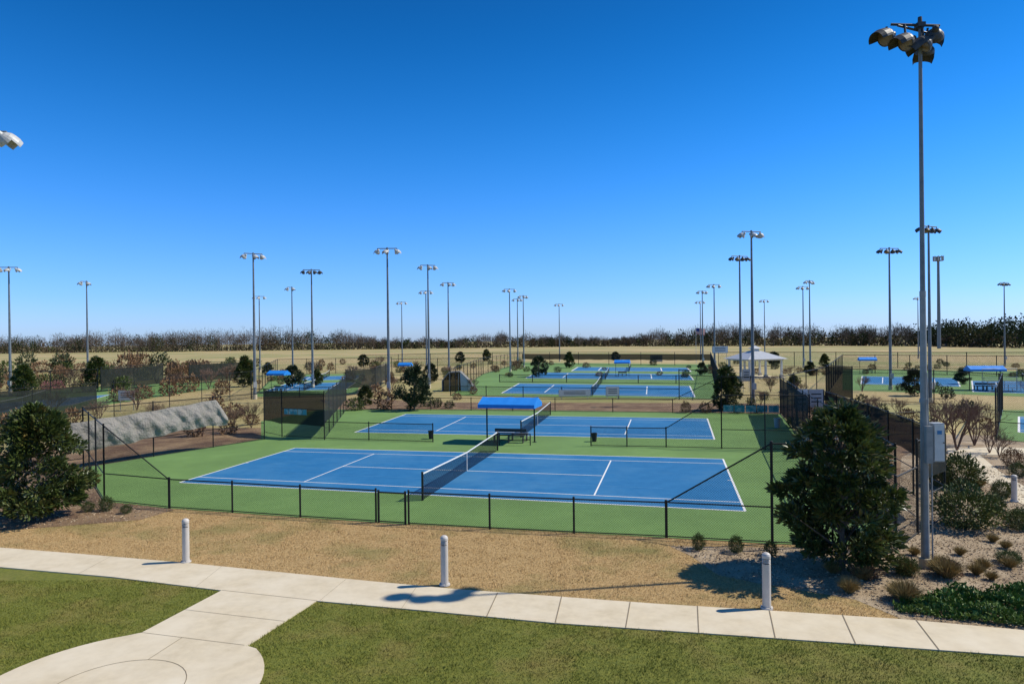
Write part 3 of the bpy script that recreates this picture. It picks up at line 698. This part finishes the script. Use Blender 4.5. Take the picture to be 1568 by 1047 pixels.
for i in range(len(pr_)-1):
    (x0,z0),(x1,z1)=pr_[i],pr_[i+1]
    k='dark' if i<1 else 'tarp'
    b.add([(x0,-.9,z0),(x1,-.9,z1),(x1,.9,z1),(x0,.9,z0)],[(0,1,2,3)],k)
    for y in(-.92,.92): b.cyl((x0,y,z0),(x1,y,z1),.05,.05,'galv',6)
b.add([(x,.9,z) for x,z in pr_],[(0,1,2,3,4,5)],'screen')
b.add([(.2,-.93,2.38),(1.3,-.93,1.3),(2.2,-.93,.02),(.3,-.93,.02)],[(0,1,2,3)],'roof')
for x in(-1.1,0,1.1): b.cyl((x,-.92,0),(x,-.92,2.25 if x<.5 else 1.4),.04,.04,'galv',6)
b.obj('equipment_shelter').location=p
def bleach(px,py,rz=0):
    b=MB()
    for i in range(4):
        b.box((0,i*.6,.4+.35*i),(4,.28,.05),'galv'); b.box((0,i*.6-.3,.2+.35*i),(4,.2,.04),'galv')
        for x in(-1.8,0,1.8): b.cyl((x,i*.6,0),(x,i*.6,.4+.35*i),.03,.03,'galv',5)
    for x in(-1.9,1.9): b.cyl((x,1.9,0),(x,1.9,2.4),.03,.03,'galv',5)
    b.cyl((-1.9,1.9,2.4),(1.9,1.9,2.4),.03,.03,'galv',5)
    o=b.obj('bleachers'); o.location=U(px,py); o.rotation_euler=(0,0,rz)
bleach(1550,600)
# ---------------------------------------------------------------- light
sd=Vector((-12.7,-1.8,-14.0)).normalized()
sl=bpy.data.lights.new('sun','SUN'); sl.energy=5.0; sl.angle=math.radians(.5); sl.color=(1,.945,.84)
so=bpy.data.objects.new('sun',sl); scene.collection.objects.link(so); so.rotation_euler=sd.to_track_quat('-Z','Y').to_euler()
w=bpy.data.worlds.new('World'); scene.world=w; w.use_nodes=True; nt=w.node_tree
sky=nt.nodes.new('ShaderNodeTexSky'); sky.sky_type='NISHITA'; sky.sun_disc=False
sky.sun_elevation=math.asin(-sd.z); sky.sun_rotation=math.atan2(-sd.x,-sd.y)
sky.altitude=0; sky.air_density=1.0; sky.dust_density=.3; sky.ozone_density=3.0
bg=nt.nodes['Background']; bg.inputs[1].default_value=.10
tc=nt.nodes.new('ShaderNodeTexCoord'); sx=nt.nodes.new('ShaderNodeSeparateXYZ'); nt.links.new(tc.outputs['Generated'],sx.inputs[0])
rp=nt.nodes.new('ShaderNodeValToRGB'); nt.links.new(sx.outputs[2],rp.inputs[0])
els=rp.color_ramp.elements; rp.color_ramp.interpolation='B_SPLINE'
S=2.5
stops=[(0,(.80,1.08,1.95)),(.06,(.68,1.08,2.0)),(.21,(.22,.98,1.85)),(.36,(.06,.72,1.40)),(.5,(.03,.50,1.02)),(1,(.25,.55,.95))]
els[0].position=0; els[0].color=(*[v/S for v in stops[0][1]],1); els[1].position=1; els[1].color=(*[v/S for v in stops[-1][1]],1)
for p_,c_ in stops[1:-1]:
    e_=els.new(p_); e_.color=(*[v/S for v in c_],1)
vm=nt.nodes.new('ShaderNodeVectorMath'); vm.operation='MULTIPLY'; nt.links.new(sky.outputs[0],vm.inputs[0]); nt.links.new(rp.outputs[0],vm.inputs[1])
v2=nt.nodes.new('ShaderNodeVectorMath'); v2.operation='SCALE'; v2.inputs['Scale'].default_value=S; nt.links.new(vm.outputs[0],v2.inputs[0])
nt.links.new(v2.outputs[0],bg.inputs[0])
scene.view_settings.view_transform='Standard'; scene.view_settings.look='None'; scene.view_settings.exposure=0
